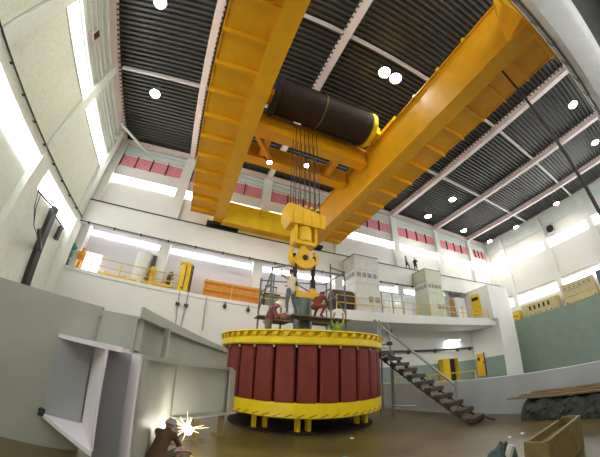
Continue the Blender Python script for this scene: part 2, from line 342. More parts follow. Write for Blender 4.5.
MB().add([(8.68, -1.9, GZ+.06), (8.68, -.4, GZ+.06), (8.68, -1.2, GT), (8.68, -1.9, GT), (8.3, -1.9, GZ+.06), (8.3, -1.6, GZ+.06), (8.3, -1.5, GT), (8.3, -1.9, GT)], [(0,1,2,3),(4,7,6,5),(0,4,5,1),(1,5,6,2),(2,6,7,3),(3,7,4,0)]).build('end_gusset', 'crane', gr)
for y, lb in ((18.6, 'bright yellow end truck by the back wall'), (-2.0, 'end truck above the front runway')):
    e = MB().box((1.0, y-.25, 12.3), (8.72, y+.45, 14.1)).build('end_truck', 'crane_lt', cr, label=lb)
    for k in range(7): MB().box((1.9+k*1.0, y-.31, 12.34), (1.96+k*1.0, y-.25, 14.05)).build('stiffener', 'crane_lt', e)
    MB().box((.9, y-.3, 14.1), (8.8, y+.5, 14.16)).build('cap_plate', 'crane_lt', e); MB().box((.9, y-.3, 12.24), (8.8, y+.5, 12.3)).build('base_plate', 'crane', e)
    for x in (.3, 2.0, 7.6, 9.5):
        wy = 19.75 if y > 0 else -2.02
        MB().sweep([(x+.3*math.cos(t), 12.28+.18*math.sin(t)) if 0 else (x+.16*math.cos(t), 12.26+.16*math.sin(t)) for t in [k*math.pi/8 for k in range(16)]], wy+.1, wy-.1, lambda a, b, t: (a, t, b)).build('wheel', 'steel', e)
    MB().box((-.2, y+.3, 12.2), (2.4, y+1.3 if y > 0 else y+.35, 12.42)).build('wheel_frame', 'steel', e)
    MB().box((7.3, y+.3, 12.2), (9.9, y+1.3 if y > 0 else y+.35, 12.42)).build('wheel_frame', 'steel', e)
# trolley
tr = thing('crane_trolley', 'yellow hoist trolley with a big black rope drum between the girders', 'crane trolley', (4.9, 9.9, 15.2))
for x in (.62, 9.1): MB().box((x-.25, 6.9, 15.24), (x+.25, 13.4, 15.7)).build('side_frame', 'crane', tr)
for y in (10.35, 12.9): MB().box((.4, y-.2, 15.24), (9.3, y+.2, 15.6)).build('bearer', 'crane', tr)
for y, z0, z1 in ((10.35, 14.0, 15.24), (12.9, 14.2, 15.24)): 
    c_ = MB().box((1.12, y-.28, z0), (8.6, y+.28, z1)).build('cross_beam', 'crane', tr)
    MB().box((1.12, y-.36, z0-.05), (8.6, y+.36, z0)).build('flange', 'crane', c_)
for x in (2.2, 6.9): MB().box((x-.2, 10.6, 14.3), (x+.2, 12.7, 14.9)).build('tie_beam', 'crane', tr)
MB().bar((1.3, 10.7, 14.3), (2.9, 12.6, 14.2), .25, .3).build('brace', 'crane', tr)
DY, DZ, DR = 8.75, 15.75, 1.12
prof = []; x = 1.75
while x < 7.75: prof += [(DR-.04, x), (DR, x+.04)]; x += .085
dm = MB().lathe([(0, 1.75)]+prof+[(0, 7.8)], (0, 0, 0), 40); dm.v = [(z, DY+a, DZ+b) for a, b, z in dm.v]
dr = dm.build('rope_drum', 'drum', tr, fix=True)
for x, m, r in ((4.55, 'plank', DR+.02), (1.6, 'black', DR+.12), (7.8, 'crane_lt', DR+.05)):
    d2 = MB().lathe([(0, x), (r, x), (r, x+(.08 if x == 4.55 else .3)), (0, x+(.08 if x == 4.55 else .3))], (0,0,0), 40); d2.v = [(z, DY+a, DZ+b) for a, b, z in d2.v]
    d2.build('drum_band' if x == 4.55 else 'drum_flange', m, dr, fix=True)
for k in range(10):
    t = k*math.pi/5; MB().box((8.1, DY+.85*math.cos(t)-.09, DZ+.85*math.sin(t)-.09), (8.2, DY+.85*math.cos(t)+.09, DZ+.85*math.sin(t)+.09)).build('bolt', 'crane_lt', dr)
MB().box((8.1, DY-.45, DZ-.5), (8.75, DY+.45, DZ+.2)).build('gearbox', 'crane_lt', tr); MB().box((1.1, DY-.3, DZ-.5), (1.6, DY+.3, DZ+.1)).build('bearing', 'crane', tr)
MB().tube([(8.2, DY-.5, DZ-.6), (8.2, DY-.5, DZ+.5)], .14, 10).build('motor', 'crane_lt', tr)
for x, y in ((2.75, 12.3), (5.0, 11.6)):
    l = MB().lathe([(0, .16), (.1, .16), (.2, 0), (0, .03)], (x, y, 13.75), 12).build('work_lamp', 'galv', tr); MB().lathe([(0, -.05), (.16, -.01), (.17, .02), (0, .02)], (x, y, 13.75), 12).build('bulb_glass', 'lamp', l)
    MB().tube([(x, y, 13.85), (x, y, 14.5)], .03, 6).build('lamp_stem', 'steel', tr)
    ld = bpy.data.lights.new('work_bulb', 'SPOT'); ld.energy = 500; ld.spot_size = math.radians(165); ld.spot_blend = .5; ld.shadow_soft_size = .15; ld.color = (1, .93, .8)
    lo = bpy.data.objects.new('work_bulb', ld); COL.objects.link(lo); lo.parent = tr; lo.location = (x-4.9, y-9.9, 13.6-15.2)
HX, HY = 4.22, 9.93
for i in range(6):
    for j in range(2):
        x = HX-.68+i*.28; y = HY-.22+j*.44
        MB().tube([(x, y, 8.8), (x*.92+.25, y, 14.6)], .022, 5).build('hoist_rope', 'rope', tr)
# hook block
hb = thing('hook_block', 'yellow crane hook block with a double ramshorn hook above the rotor', 'crane hook', (HX, HY, 6.0))
ho = MB().sweep([(-.8, 8.0), (.88, 8.0), (.94, 8.72), (.5, 8.78), (-.78, 8.98), (-1.0, 8.95), (-1.02, 8.4)], -.42, .42, lambda a, b, t: (HX+a, HY+t, b)).build('housing', 'hook', hb, fix=True)
for k in range(4): MB().box((HX-.7+k*.45, HY-.47, 8.05), (HX-.64+k*.45, HY-.42, 8.75)).build('rib', 'hook', ho)
for k in range(5): MB().box((HX-.74+k*.33, HY-.2, 9.1), (HX-.62+k*.33, HY+.2, 9.22)).build('rope_guard', 'crane_lt', hb)
for k in range(5): MB().sweep([(.55*math.cos(t), .55*math.sin(t)) for t in [q*math.pi/10 for q in range(20)]], -.04, .04, lambda a, b, t, k=k: (HX-.68+k*.33+t, HY+a*.7, 8.75+b*.72)).build('sheave', 'rust', hb)
for sx in (-1, 1): MB().box((HX+sx*.48-.06, HY-.3, 7.15), (HX+sx*.48+.06, HY+.3, 8.1)).build('side_plate', 'hook', hb)
MB().box((HX-.5, HY-.26, 7.1), (HX+.5, HY+.26, 7.28)).build('crosshead', 'hook', hb)
MB().lathe([(0, 0), (.34, 0), (.37, .08), (.37, .6), (.32, .72), (0, .72)], (HX, HY, 7.28), 24).build('bearing_housing', 'hook', hb, True)
hk = MB(); hk.tube([(HX, HY, 7.2), (HX, HY, 6.8)], .17, 14); 
hk.build('shank', 'hook', hb, True)
hm = MB()
hm.sweep([(-.5, 6.55), (-.62, 6.3), (-.3, 6.08), (0, 6.02), (.3, 6.08), (.62, 6.3), (.5, 6.55), (.3, 6.55), (.24, 6.95), (-.24, 6.95), (-.3, 6.55)], -.2, .2, lambda a, b, t: (HX+a*.85, HY+t*.85, b))
for s in (-1, 1): hm.tube([(HX+s*.29, HY, 6.2), (HX+s*.49, HY, 6.28), (HX+s*.61, HY, 6.5), (HX+s*.62, HY, 6.72), (HX+s*.54, HY, 6.88), (HX+s*.47, HY, 6.92)], .16, 12, .07)
hm.build('ramshorn_hook', 'hook', hb, fix=True)
MB().tube([(HX, HY-.21, 6.5), (HX, HY-.26, 6.5)], .12, 14).build('centre_pin', 'rust', hb)
# pendant cable from the right girder
pc = thing('pendant_cable', 'black control cable hanging from the right crane girder', 'cable', (9.86, .65, 1.2))
MB().tube([(9.86, .65, 12.9), (9.88, .65, 9), (9.86, .65, 5.5), (9.86, .65, 1.9)], .05, 8, .07).build('cable', 'black', pc)
MB().box((9.76, .57, 1.4), (9.96, .73, 1.9)).build('control_box', 'rail', pc)
# ================================================================== ROTOR
CX, CY = 4.25, 9.93; NP = 28; GA = math.radians(-116)
ro = thing('generator_rotor', 'large generator rotor with dark red poles between yellow rims', 'rotor', (CX, CY, .35))
top = MB().lathe([(2.2, 2.62), (2.98, 2.58), (3.02, 2.62), (3.02, 2.80), (2.93, 2.83), (2.93, 2.95), (2.2, 2.95)], (CX, CY, 0), 112).build('top_rim', 'rotor', ro, True, 'yellow upper rim', fix=True)
bot = MB().lathe([(2.1, .52), (2.82, .50), (2.92, .54), (2.92, .93), (2.88, .95), (2.1, .95)], (CX, CY, 0), 112).build('bottom_rim', 'rotor', ro, True, 'yellow lower rim', fix=True)
MB().lathe([(2.1, .9), (2.62, .9), (2.62, 2.65), (2.1, 2.65)], (CX, CY, 0), 84).build('core', 'gap', ro, fix=True)
# a pole: rounded block, shared mesh
hw = 2.9*math.pi/NP*.86; pm = MB()
pr_ = [(2.6, -hw), (2.84, -hw), (2.89, -hw+.05), (2.9, 0), (2.89, hw-.05), (2.84, hw), (2.6, hw)]
pm.prism(pr_, .95, 2.6); pme = pm.mesh('pole'); pme.materials.append(M['pole'])
fb = MB().sweep([(2.9, 2.80), (3.03, 2.80), (3.06, 2.86), (3.06, 2.95), (2.9, 2.95)], -.075, .075, lambda a, b, t: (a, t+(b-2.8)*.6, b)); fbm = fb.mesh('fan_blade'); fbm.materials.append(M['rotor'])
clm = MB().box((2.88, -.025, 2.5), (2.94, .025, 2.66)).mesh('pole_clamp'); clm.materials.append(M['purlin'])
fb2 = MB().sweep([(2.91, .53), (2.926, .53), (2.926, .55), (2.91, .55)], -.1, .1, lambda a, b, t: (a, t, b+t*.4+.06)); fbm2 = fb2.mesh('fan_slot'); fbm2.materials.append(M['gap'])
def inst(name, me, ang, parent):
    o = bpy.data.objects.new(name, me); COL.objects.link(o); o.parent = parent
    if parent.type == 'EMPTY': o.matrix_parent_inverse = parent.matrix_basis.inverted()
    o.matrix_basis = Matrix.Translation((CX, CY, 0)) @ Matrix.Rotation(ang, 4, 'Z'); return o
for k in range(NP):
    a = GA+2*math.pi*(k+.5)/NP
    inst('pole', pme, a, ro); inst('pole_clamp', clm, a+math.pi/NP, ro)
for k in range(NP*2): inst('fan_slot', fbm2, GA+2*math.pi*(k+.5)/(NP*2), bot)
# scalloped fan ring on the upper rim
for k in range(NP*2):
    a = GA+2*math.pi*k/(NP*2); inst('fan_blade', fbm, a, top)
MB().lathe([(2.3, 2.95), (3.08, 2.95), (3.10, 2.97), (3.08, 3.0), (2.3, 3.0)], (CX, CY, 0), 112).build('cover_ring', 'rotor', top, True, fix=True)
MB().lathe([(.3, 2.2), (2.3, 2.2), (2.3, 2.28), (.3, 2.28)], (CX, CY, 0), 48).build('spider_deck', 'shaft', ro, fix=True)
MB().lathe([(0, .5), (.75, .5), (.75, 2.4), (.42, 2.6), (.37, 2.9), (.37, 4.7), (0, 4.7)], (CX, CY, 0), 28).build('shaft', 'shaft', ro, True, 'grey green shaft', fix=True)
for k in range(7):
    t = k*2*math.pi/7; MB().bar((CX+.6*math.cos(t), CY+.6*math.sin(t), 1.5), (CX+2.3*math.cos(t), CY+2.3*math.sin(t), 1.5), .2, 1.2).build('spider_arm', 'shaft', ro)
shade_disc = MB().lathe([(0, 0.0), (2.6, 0.0), (2.6, .03), (0, .03)], (CX, CY, 0), 56).build('base_plate', 'gap', None, fix=True); tag(shade_disc, 'dark round disc painted as shade on the floor under the rotor', 'painted shade')  # thin dark disc that paints the rotor's shade onto the floor
# lifting beam and slings
lb = thing('lifting_beam', 'yellow lifting beam bolted on top of the rotor shaft', 'lifting beam', (CX, CY, 4.7))
MB().box((CX-.5, CY-.26, 4.7), (CX+.62, CY+.26, 4.98)).build('beam', 'hook', lb)
for s in (-.36, .46): MB().box((CX+s-.1, CY-.1, 4.98), (CX+s+.1, CY+.1, 5.22)).build('lug', 'hook', lb)
for s, x0, x1 in ((-1, HX-.43, CX-.36), (1, HX+.5, CX+.46)):
    sl = MB(); 
    for dy in (-.1, .1): sl.tube([(x0, HY+dy, 6.62), (x0+(x1-x0)*.4-s*.03, HY+dy, 5.9), (x1, HY+dy, 5.2)], .055, 6)
    sl.tube([(x0, HY-.1, 6.62), (x0, HY, 6.68), (x0, HY+.1, 6.62)], .055, 6)
    tag(sl.build('lifting_sling', 'black'), 'black sling hanging from the '+('left' if s < 0 else 'right')+' horn of the crane hook', 'sling', 'slings on the crane hook')
# stands
for k, (a, lab) in enumerate(((-111, 'front middle'), (-146, 'left front'), (-48, 'right front'), (60, 'rear'), (140, 'rear left'))):
    a = math.radians(a); x, y = CX+2.25*math.cos(a), CY+2.25*math.sin(a)
    t = thing('support_stand', 'short yellow steel stand under the '+lab+' of the rotor', 'stand', (x, y, .03), 'stands under the rotor')
    for dx in (-.17, .17): MB().box((x+dx-.055, y-.1, .06), (x+dx+.055, y+.1, .46)).build('leg', 'rotor', t)
    MB().box((x-.3, y-.2, .03), (x+.3, y+.2, .06)).build('base_plate', 'rust', t); MB().box((x-.28, y-.18, .46), (x+.28, y+.18, .5)).build('head_plate', 'rotor', t)
# ================================================================== STEEL FRAME (left foreground)
ff = thing('generator_housing', 'huge grey green welded steel frame with white ribs in the left foreground', 'steel frame', (-1.5, 5.2, 0))
MB().prism([(-6.0, 5.3), (-4.6, 5.02), (-3.2, 5.0), (-2.2, 5.1), (-1.62, 5.22), (-1.62, 5.3), (-2.2, 5.2), (-3.2, 5.1), (-4.6, 5.12), (-6.0, 5.4)], 0, 2.5).build('curved_skin', 'frame', ff, True)
MB().prism([(-1.6, 5.16), (-.78, 4.95), (-.76, 5.03), (-1.6, 5.26)], 1.86, 2.44).build('upper_plate', 'frame', ff)
for k in range(4): MB().box((-1.64, 5.12, 1.95+k*.12), (-1.58, 5.16, 1.97+k*.12)).build('weld_tab', 'frame_in', ff)
# open rib box in front of the skin
TOP = [(-2.2, 5.1), (-1.02, 3.82), (-.93, 4.4), (-1.0, 5.1)]
MB().prism([(-2.25, 5.1), (-.98, 3.74), (-.84, 3.95), (-1.15, 5.1)], 1.79, 1.86).build('top_plate', 'frame_wh', ff)
MB().prism([(-2.27, 5.1), (-.98, 3.74), (-1.03, 3.9), (-1.52, 5.08)], .48, .54).build('bottom_plate', 'frame_wh', ff)
MB().prism([(-1.0, 3.76), (-.97, 3.77), (-1.5, 5.1), (-1.55, 5.08)], .54, 1.8).build('rib', 'frame_wh', ff)
MB().prism([(-.57, 3.82), (-.54, 3.83), (-.72, 4.24), (-.75, 4.23)], 0, 1.8).build('rib', 'frame_wh', ff)
MB().prism([(-1.14, 4.3), (-.72, 4.22), (-.71, 4.26), (-1.13, 4.34)], .0, 1.8).build('web_plate', 'frame_in', ff)
MB().prism([(-2.2, 5.02), (-1.55, 4.98), (-1.55, 5.06), (-2.2, 5.08)], .54, 1.8).build('inner_panel', 'frame_in', ff)
MB().box((-2.26, 4.98, .5), (-2.16, 5.06, .62)).build('bracket', 'steel', ff)
MB().box((-1.2, 4.6, 0), (-1.05, 4.75, .5)).build('support_block', 'orange', ff)
# side towards the rotor: shelf, web, flange
MB().prism([(-.8, 4.95), (-.54, 3.8), (1.36, 7.95), (1.28, 8.2)], 1.76, 1.82).build('shelf', 'frame', ff)
LA, LB, LC, LD_ = at(144, 307, 1, 4.72), at(228, 349, 1, 7.72), at(228, 353, 1, 7.72), at(142, 318, 1, 4.72)
WA, WB_ = at(138, 319, 1, 4.93), at(228, 353, 1, 7.86)
def slab(q, off, name, m):
    off = Vector(off); MB().add(q+[p+off for p in q], [(3,2,1,0),(4,5,6,7),(0,1,5,4),(1,2,6,5),(2,3,7,6),(3,0,4,7)]).build(name, m, ff, fix=True)
slab([LA, LB, LC, LD_], (-.04, .03, 0), 'flange_lip', 'frame')
slab([LD_, LC, WB_, WA], (0, 0, .03), 'top_flange', 'frame')
slab([WA, WB_, Vector((WB_.x, WB_.y, 1.82)), Vector((WA.x, WA.y, 1.82))], (-.04, .03, 0), 'web', 'frame')
MB().prism([(-.44, 5.3), (-.34, 5.12), (-.31, 5.14), (-.41, 5.33)], 1.82, 2.36).build('stiffener', 'frame', ff)
MB().prism([(-.54, 3.84), (-.5, 3.83), (-.16, 6.55), (-.2, 6.57)], 0, 1.76).build('side_panel', 'frame', ff)
MB().prism([(-.18, 6.5), (-.14, 6.46), (1.36, 8.0), (1.32, 8.04)], .62, 1.76).build('rear_panel', 'frame', ff)
MB().prism([(1.22, 7.72), (1.26, 7.7), (1.44, 7.98), (1.4, 8.0)], .62, 1.76).build('end_rib', 'frame', ff)
MB().prism([(-.16, 6.5), (.02, 6.3), (1.5, 7.8), (1.32, 8.02)], .58, .62).build('bottom_flange', 'frame', ff)
for x, y in ((.42, 7.05), (1.1, 7.75)): MB().box((x-.07, y-.07, 0.03), (x+.07, y+.07, .58)).build('leg', 'wood', ff); MB().box((x-.25, y-.12, 0), (x+.25, y+.12, .03)).build('foot_plate', 'wood', ff)
MB().box((-5.6, 5.2, 0), (-5.3, 6.6, 2.4)).build('rear_rib', 'frame', ff)
# ================================================================== SCAFFOLDS
sca = thing('shaft_scaffold', 'tube scaffold with plank platform around the rotor shaft', 'scaffold', (CX, CY, 2.28))
for x, y, z1 in ((2.62, 9.1, 5.55), (2.62, 10.7, 5.6), (3.05, 9.1, 4.05), (5.0, 8.95, 6.05), (5.75, 9.1, 5.9), (5.75, 10.7, 5.9), (4.95, 10.75, 5.9), (3.2, 10.75, 5.9)):
    MB().tube([(x, y, 2.28), (x, y, z1)], .038, 6).build('upright', 'cabside', sca)
for a, b in (((2.62,9.1,5.5),(3.3,9.1,5.75)), ((2.62,9.1,4.9),(2.62,10.7,4.9)), ((2.62,10.7,5.5),(5.75,10.7,5.8)), ((2.62,10.7,4.9),(5.75,10.7,4.9)), ((5.0,8.95,5.9),(5.75,9.1,5.85)), ((5.75,9.1,5.85),(5.75,10.7,5.85)), ((5.75,9.1,5.0),(5.75,10.7,5.0)), ((2.62,9.1,3.74),(5.75,9.1,3.74)), ((2.62,10.7,3.86),(5.75,10.7,3.86)), ((3.0,9.1,5.3),(5.0,10.75,5.3)), ((5.0,8.95,5.0),(5.0,10.75,5.0)), ((2.62,9.1,4.4),(3.2,9.1,4.4)), ((2.62,9.1,5.4),(2.62,10.7,4.2)), ((5.0,8.95,4.9),(5.75,9.1,4.1)), ((2.62,9.1,3.2),(3.05,9.1,3.2)), ((5.0,8.95,3.3),(5.75,9.1,3.3))):
    MB().tube([a, b], .03, 6).build('crossbar', 'cabside', sca)
for k in range(3): MB().box((3.4, 8.86+k*.25, 3.78), (5.85, 9.09+k*.25, 3.83)).build('plank', 'plank', sca)
for k in range(3): MB().box((2.55, 8.9+k*.25, 3.52), (3.38, 9.13+k*.25, 3.57)).build('plank', 'plank', sca)
for k in range(3): MB().box((2.55, 10.35+k*.25, 3.9), (5.85, 10.58+k*.25, 3.95)).build('plank', 'plank', sca)
# stair scaffold right of the rotor
st = thing('scaffold_stair', 'steep scaffold stair with dark wooden treads beside the rotor', 'stair', (7.6, 7.0, 0))
A, B = Vector((7.35, 8.75, 2.5)), Vector((7.95, 5.35, .12)); side = Vector((.42, .07, 0))
for k in range(11):
    p = A.lerp(B, k/10); MB().bar(p-side, p+side, .26, .13).build('tread', 'tread', st)
    for s in (-1, 1): MB().bar(p+side*s*.9+Vector((0, 0, .03)), p+side*s*.9-Vector((0, 0, .16)), .09, .12, (0,1,0)).build('tread_bracket', 'steel', st)
for s in (-1, 1): MB().bar(A+side*s-Vector((0,0,.12)), B+side*s-Vector((0,0,.12)), .04, .05).build('stringer', 'rust', st)
MB().bar(B+side*.9, B+side*.9+Vector((-.1, -.55, -.1)), .05, .05).build('foot_bar', 'rust', st)
MB().tube([at(374, 320, 1, 8.7), (8.1, 6.1, 1.12)], .045, 8).build('handrail', 'galv', st)
MB().tube([(8.1, 6.1, 1.25), (8.15, 6.1, 0)], .04, 8).build('rail_post', 'galv', st)
for x, y, z1 in ((7.1, 8.7, 3.85), (7.62, 8.75, 3.75), (7.62, 9.5, 3.75), (7.3, 8.3, 2.6)): MB().tube([(x, y, 0), (x, y, z1)], .035, 8).build('upright', 'galv', st)
for a, b in (((7.1,8.7,2.4),(8.3,8.75,2.3)), ((7.1,8.7,.5),(8.4,8.3,.35)), ((7.62,8.75,2.9),(7.62,9.5,2.9)), ((7.1,8.7,2.75),(7.9,9.2,2.75))): MB().tube([a, b], .03, 6).build('crossbar', 'galv', st)
for x, y, z in ((7.1, 8.7, 2.45), (7.62, 8.75, 2.4), (7.62, 8.75, 2.9), (7.3, 8.3, 2.3)): MB().box((x-.09, y-.07, z-.07), (x+.09, y+.07, z+.07)).build('coupler', 'steel', st)
tag(MB().ball((7.8, 8.95, 3.45), (.13, .1, .2)).build('lamp_head', 'steel'), 'small dark flood lamp clamped to the stair scaffold upright', 'lamp')
MB().box((7.6, 8.74, 3.36), (7.8, 8.96, 3.42)).build('clamp', 'steel', bpy.data.objects['lamp_head'])
# ================================================================== LEFT GALLERY
def railing(pts, z, label, step=2.0):
    t = thing('railing', label, 'railing', (*pts[0], z), None)
    for (x0, y0), (x1, y1) in zip(pts, pts[1:]):
        for h in (.55, 1.12): MB().tube([(x0, y0, z+h), (x1, y1, z+h)], .035, 6).build('rail', 'rail', t)
        L = math.hypot(x1-x0, y1-y0); n = max(1, round(L/step))
        for k in range(n+1): MB().tube([(x0+(x1-x0)*k/n, y0+(y1-y0)*k/n, z), (x0+(x1-x0)*k/n, y0+(y1-y0)*k/n, z+1.12)], .04, 6).build('post', 'rail', t)
railing([(-9.9, 19.3), (-1.2, 19.3)], 6.55, 'yellow pipe railing along the left gallery', 2.2)
railing([(.5, 19.25), (10.9, 19.25)], 6.55, 'yellow pipe railing in front of the orange crate', 2.1)
railing([(10.0, 17.0), (30.2, 16.8)], 6.38, 'yellow pipe railing along the balcony in front of grey cabinets', 1.7)
def box_thing(name, label, cat, a, b, m, parts=()):
    t = thing(name, label, cat, ((a[0]+b[0])/2, (a[1]+b[1])/2, a[2])); MB().box(a, b).build('body', m, t)
    for n, aa, bb, mm in parts: MB().box(aa, bb).build(n, mm, t)
    return t
# yellow control column
t = thing('control_column', 'tall yellow cylindrical control column on the gallery edge', 'control column', (-.95, 19.35, 6.45))
MB().lathe([(0, 0), (.44, 0), (.44, 2.05), (.5, 2.05), (.5, 2.2), (0, 2.2)], (-.95, 19.62, 6.55), 20).build('casing', 'ycab', t, True)
for k in range(4):
    a = -1.9+k*.35; MB().box((-.95+.44*math.cos(a)-.03, 19.62+.44*math.sin(a)-.03, 6.7), (-.95+.44*math.cos(a)+.03, 19.62+.44*math.sin(a)+.03, 8.5)).build('rib', 'rust' if k == 1 else 'ycab', t)
MB().box((-1.1, 19.12, 6.75), (-1.0, 19.2, 6.85)).build('button', 'darkhole', t); MB().box((-.5, 19.3, 6.6), (-.4, 19.6, 8.6)).build('side_plate', 'rust', t)
# orange crate
t = thing('orange_crate', 'long orange wooden crate on the gallery behind the railing', 'crate', (2.7, 19.9, 6.55))
for k in range(4): MB().box((.6, 19.4, 6.6+k*.31), (4.9, 19.46, 6.89+k*.31)).build('board', 'orange', t)
MB().box((.62, 19.46, 6.56), (4.88, 20.1, 7.8)).build('body', 'orange', t)
for x in (.62, 1.9, 3.3, 4.8): MB().box((x-.06, 19.35, 6.56), (x+.06, 19.4, 7.84)).build('batten', 'orange', t)
t = thing('grey_cabinet', 'small grey metal chest right of the orange crate', 'cabinet', (5.7, 19.9, 6.55))
MB().box((5.2, 19.5, 6.6), (6.3, 20.2, 7.5)).build('body', 'cabside', t); MB().box((5.1, 19.45, 7.5), (6.4, 20.25, 7.6)).build('lid', 'steel', t); MB().box((5.1, 19.4, 8.1), (6.1, 19.5, 8.16)).build('handle', 'steel', t)
for x in (5.15, 6.0): MB().box((x, 19.43, 7.6), (x+.05, 19.48, 8.12)).build('handle_post', 'steel', t)
# white tank cabinet, valves, pipes
t = thing('white_tank', 'white round-backed tank standing beside the gallery pilaster', 'tank', (-4.3, 20.2, 6.55))
MB().lathe([(0, 0), (.6, 0), (.6, 2.5), (0, 2.5)], (-4.3, 20.25, 6.55), 24).build('shell', 'white', t, True)
MB().lathe([(0, 2.5), (.62, 2.5), (.62, 2.56), (0, 2.58)], (-4.3, 20.25, 6.55), 24).build('lid', 'purlin', t); MB().box((-3.62, 19.9, 6.56), (-3.35, 20.1, 9.0)).build('dark_panel', 'steel', t)
t = thing('valve_set', 'yellow valve with handwheel on the gallery beside the white tank', 'valve', (-3.0, 19.7, 6.55))
MB().tube([(-3.3, 19.6, 6.55), (-3.3, 19.6, 8.0)], .16, 10).build('valve_body', 'ycab', t); MB().tube([(-4.0, 19.6, 6.75), (-1.6, 19.6, 6.85)], .12, 8).build('pipe', 'rail', t)
MB().tube([(-3.3+.3*math.cos(k*math.pi/6), 19.45, 7.6+.3*math.sin(k*math.pi/6)) for k in range(13)], .04, 6).build('handwheel', 'ycab', t); MB().bar((-2.6, 19.6, 6.9), (-1.7, 19.6, 7.5), .1, .1).build('brace', 'orange', t)
MB().box((-2.2, 19.5, 6.9), (-1.9, 19.7, 7.6)).build('pump', 'rust', t); MB().tube([(-1.95, 19.45, 7.7), (-1.95, 19.55, 7.7)], .2, 10).build('gauge', 'cabside', t)
t = thing('floor_pipe', 'thick yellow pipe lying along the left gallery edge', 'pipe', (-5.4, 19.6, 6.55))
MB().tube([(-7.2, 19.55, 6.68), (-4.3, 19.55, 6.68)], .12, 10).build('pipe', 'rail', t)
for x in (-6.6, -5.2): MB().box((x-.1, 19.4, 6.55), (x+.1, 19.7, 6.86)).build('saddle', 'ycab', t)
dl = struct(MB().box((-9.0, 20.8, 6.9), (-7.75, 20.92, 8.35)).build('window_1', 'doorlit'), 'bright lit opening at the left end of the gallery', 'window')
MB().box((-9.1, 20.78, 8.35), (-7.65, 20.9, 8.45)).build('window_frame', 'beam', dl); MB().box((-9.4, 20.5, 6.56), (-9.1, 20.9, 8.5)).build('curtain', 'orange', dl)
t = thing('teal_pump', 'small teal pump at the left corner of the gallery', 'pump', (-9.6, 20.0, 6.55))
MB().ball((-9.6, 19.6, 8.1), (.28, .28, .28)).build('housing', 'tealp', t, True); MB().box((-9.7, 19.5, 6.55), (-9.5, 19.7, 7.9)).build('pedestal', 'tealp', t); MB().tube([(-9.6, 19.4, 8.1), (-9.6, 19.3, 8.1)], .15, 8).build('nozzle', 'tealp', t)
t = thing('orange_stand', 'orange and yellow steel stand beside the lit opening', 'stand', (-9.0, 19.9, 6.55))
for x in (-9.1, -8.75): MB().tube([(x, 19.9, 6.55), (x+.1, 19.9, 8.2)], .05, 6).build('leg', 'ycab', t)
MB().box((-9.2, 19.75, 7.4), (-8.7, 20.1, 7.95)).build('box', 'orange', t)
# hoses
for k, (x0, x1, zb, lab) in enumerate(((-1.05, -.95, 4.3, 'leftmost'), (-.48, -.58, 4.0, 'middle'), (.85, .9, 4.1, 'rightmost'))):
    t = thing('hanging_hose', lab+' of three thin hoses hanging below the yellow control column', 'hose', (x0, 19.1, zb), 'hoses hanging from the gallery')
    MB().tube([(x0, 19.2, 6.6), (x0, 19.12, 6.3), (x0, 19.1, 5.5), (x1, 19.1, zb)], .035, 6).build('tube', 'galv', t)
    if k < 2: MB().box((x0-.14, 19.02, 5.5), (x0+.14, 19.18, 5.7)).build('coupling', 'steel', t)
for x, lab in ((2.2, 'left'), (3.9, 'right')):
    t = thing('wall_lamp', lab+' small black lamp hanging below the orange crate', 'lamp', (x, 19.1, 6.1), 'black lamps below the orange crate')
    MB().tube([(x, 19.1, 6.35), (x, 19.1, 6.1)], .03, 6).build('stem', 'steel', t); MB().ball((x, 19.08, 6.0), (.14, .14, .17)).build('shade', 'steel', t)
# left wall bracket mast
t = thing('steel_mast', 'dark steel mast with arms and cables on the left wall', 'mast', (-9.7, 15.6, 4.0))
MB().bar((-9.85, 15.9, 3.6), (-9.85, 15.5, 8.9), .3, .55).build('mast', 'steel', t)
MB().bar((-9.7, 15.7, 6.2), (-8.9, 13.9, 6.2), .18, .22).build('arm', 'steel', t); MB().bar((-8.9, 13.9, 6.2), (-8.9, 13.5, 6.6), .15, .18).build('claw', 'steel', t); MB().bar((-8.9, 13.9, 6.2), (-8.8, 14.0, 5.7), .15, .18).build('claw', 'steel', t)
MB().bar((-9.7, 15.6, 8.7), (-9.8, 13.1, 8.5), .08, .08).build('arm', 'steel', t); MB().bar((-9.7, 16.9, 7.4), (-9.7, 16.9, 8.3), .25, .3).build('flood_light', 'steel', t); MB().bar((-9.75, 15.6, 8.5), (-9.75, 17.4, 8.4), .08, .08).build('arm', 'steel', t); MB().bar((-9.75, 16.9, 8.25), (-9.75, 16.9, 8.45), .06, .06).build('bracket', 'steel', t)
for s in (0, .35): MB().tube([(-9.7, 13.3-s, 8.5), (-9.6, 13.4-s*.5, 7.6), (-9.5, 13.8, 6.8), (-9.3, 14.7, 6.3)], .025, 6).build('cable', 'black', t)
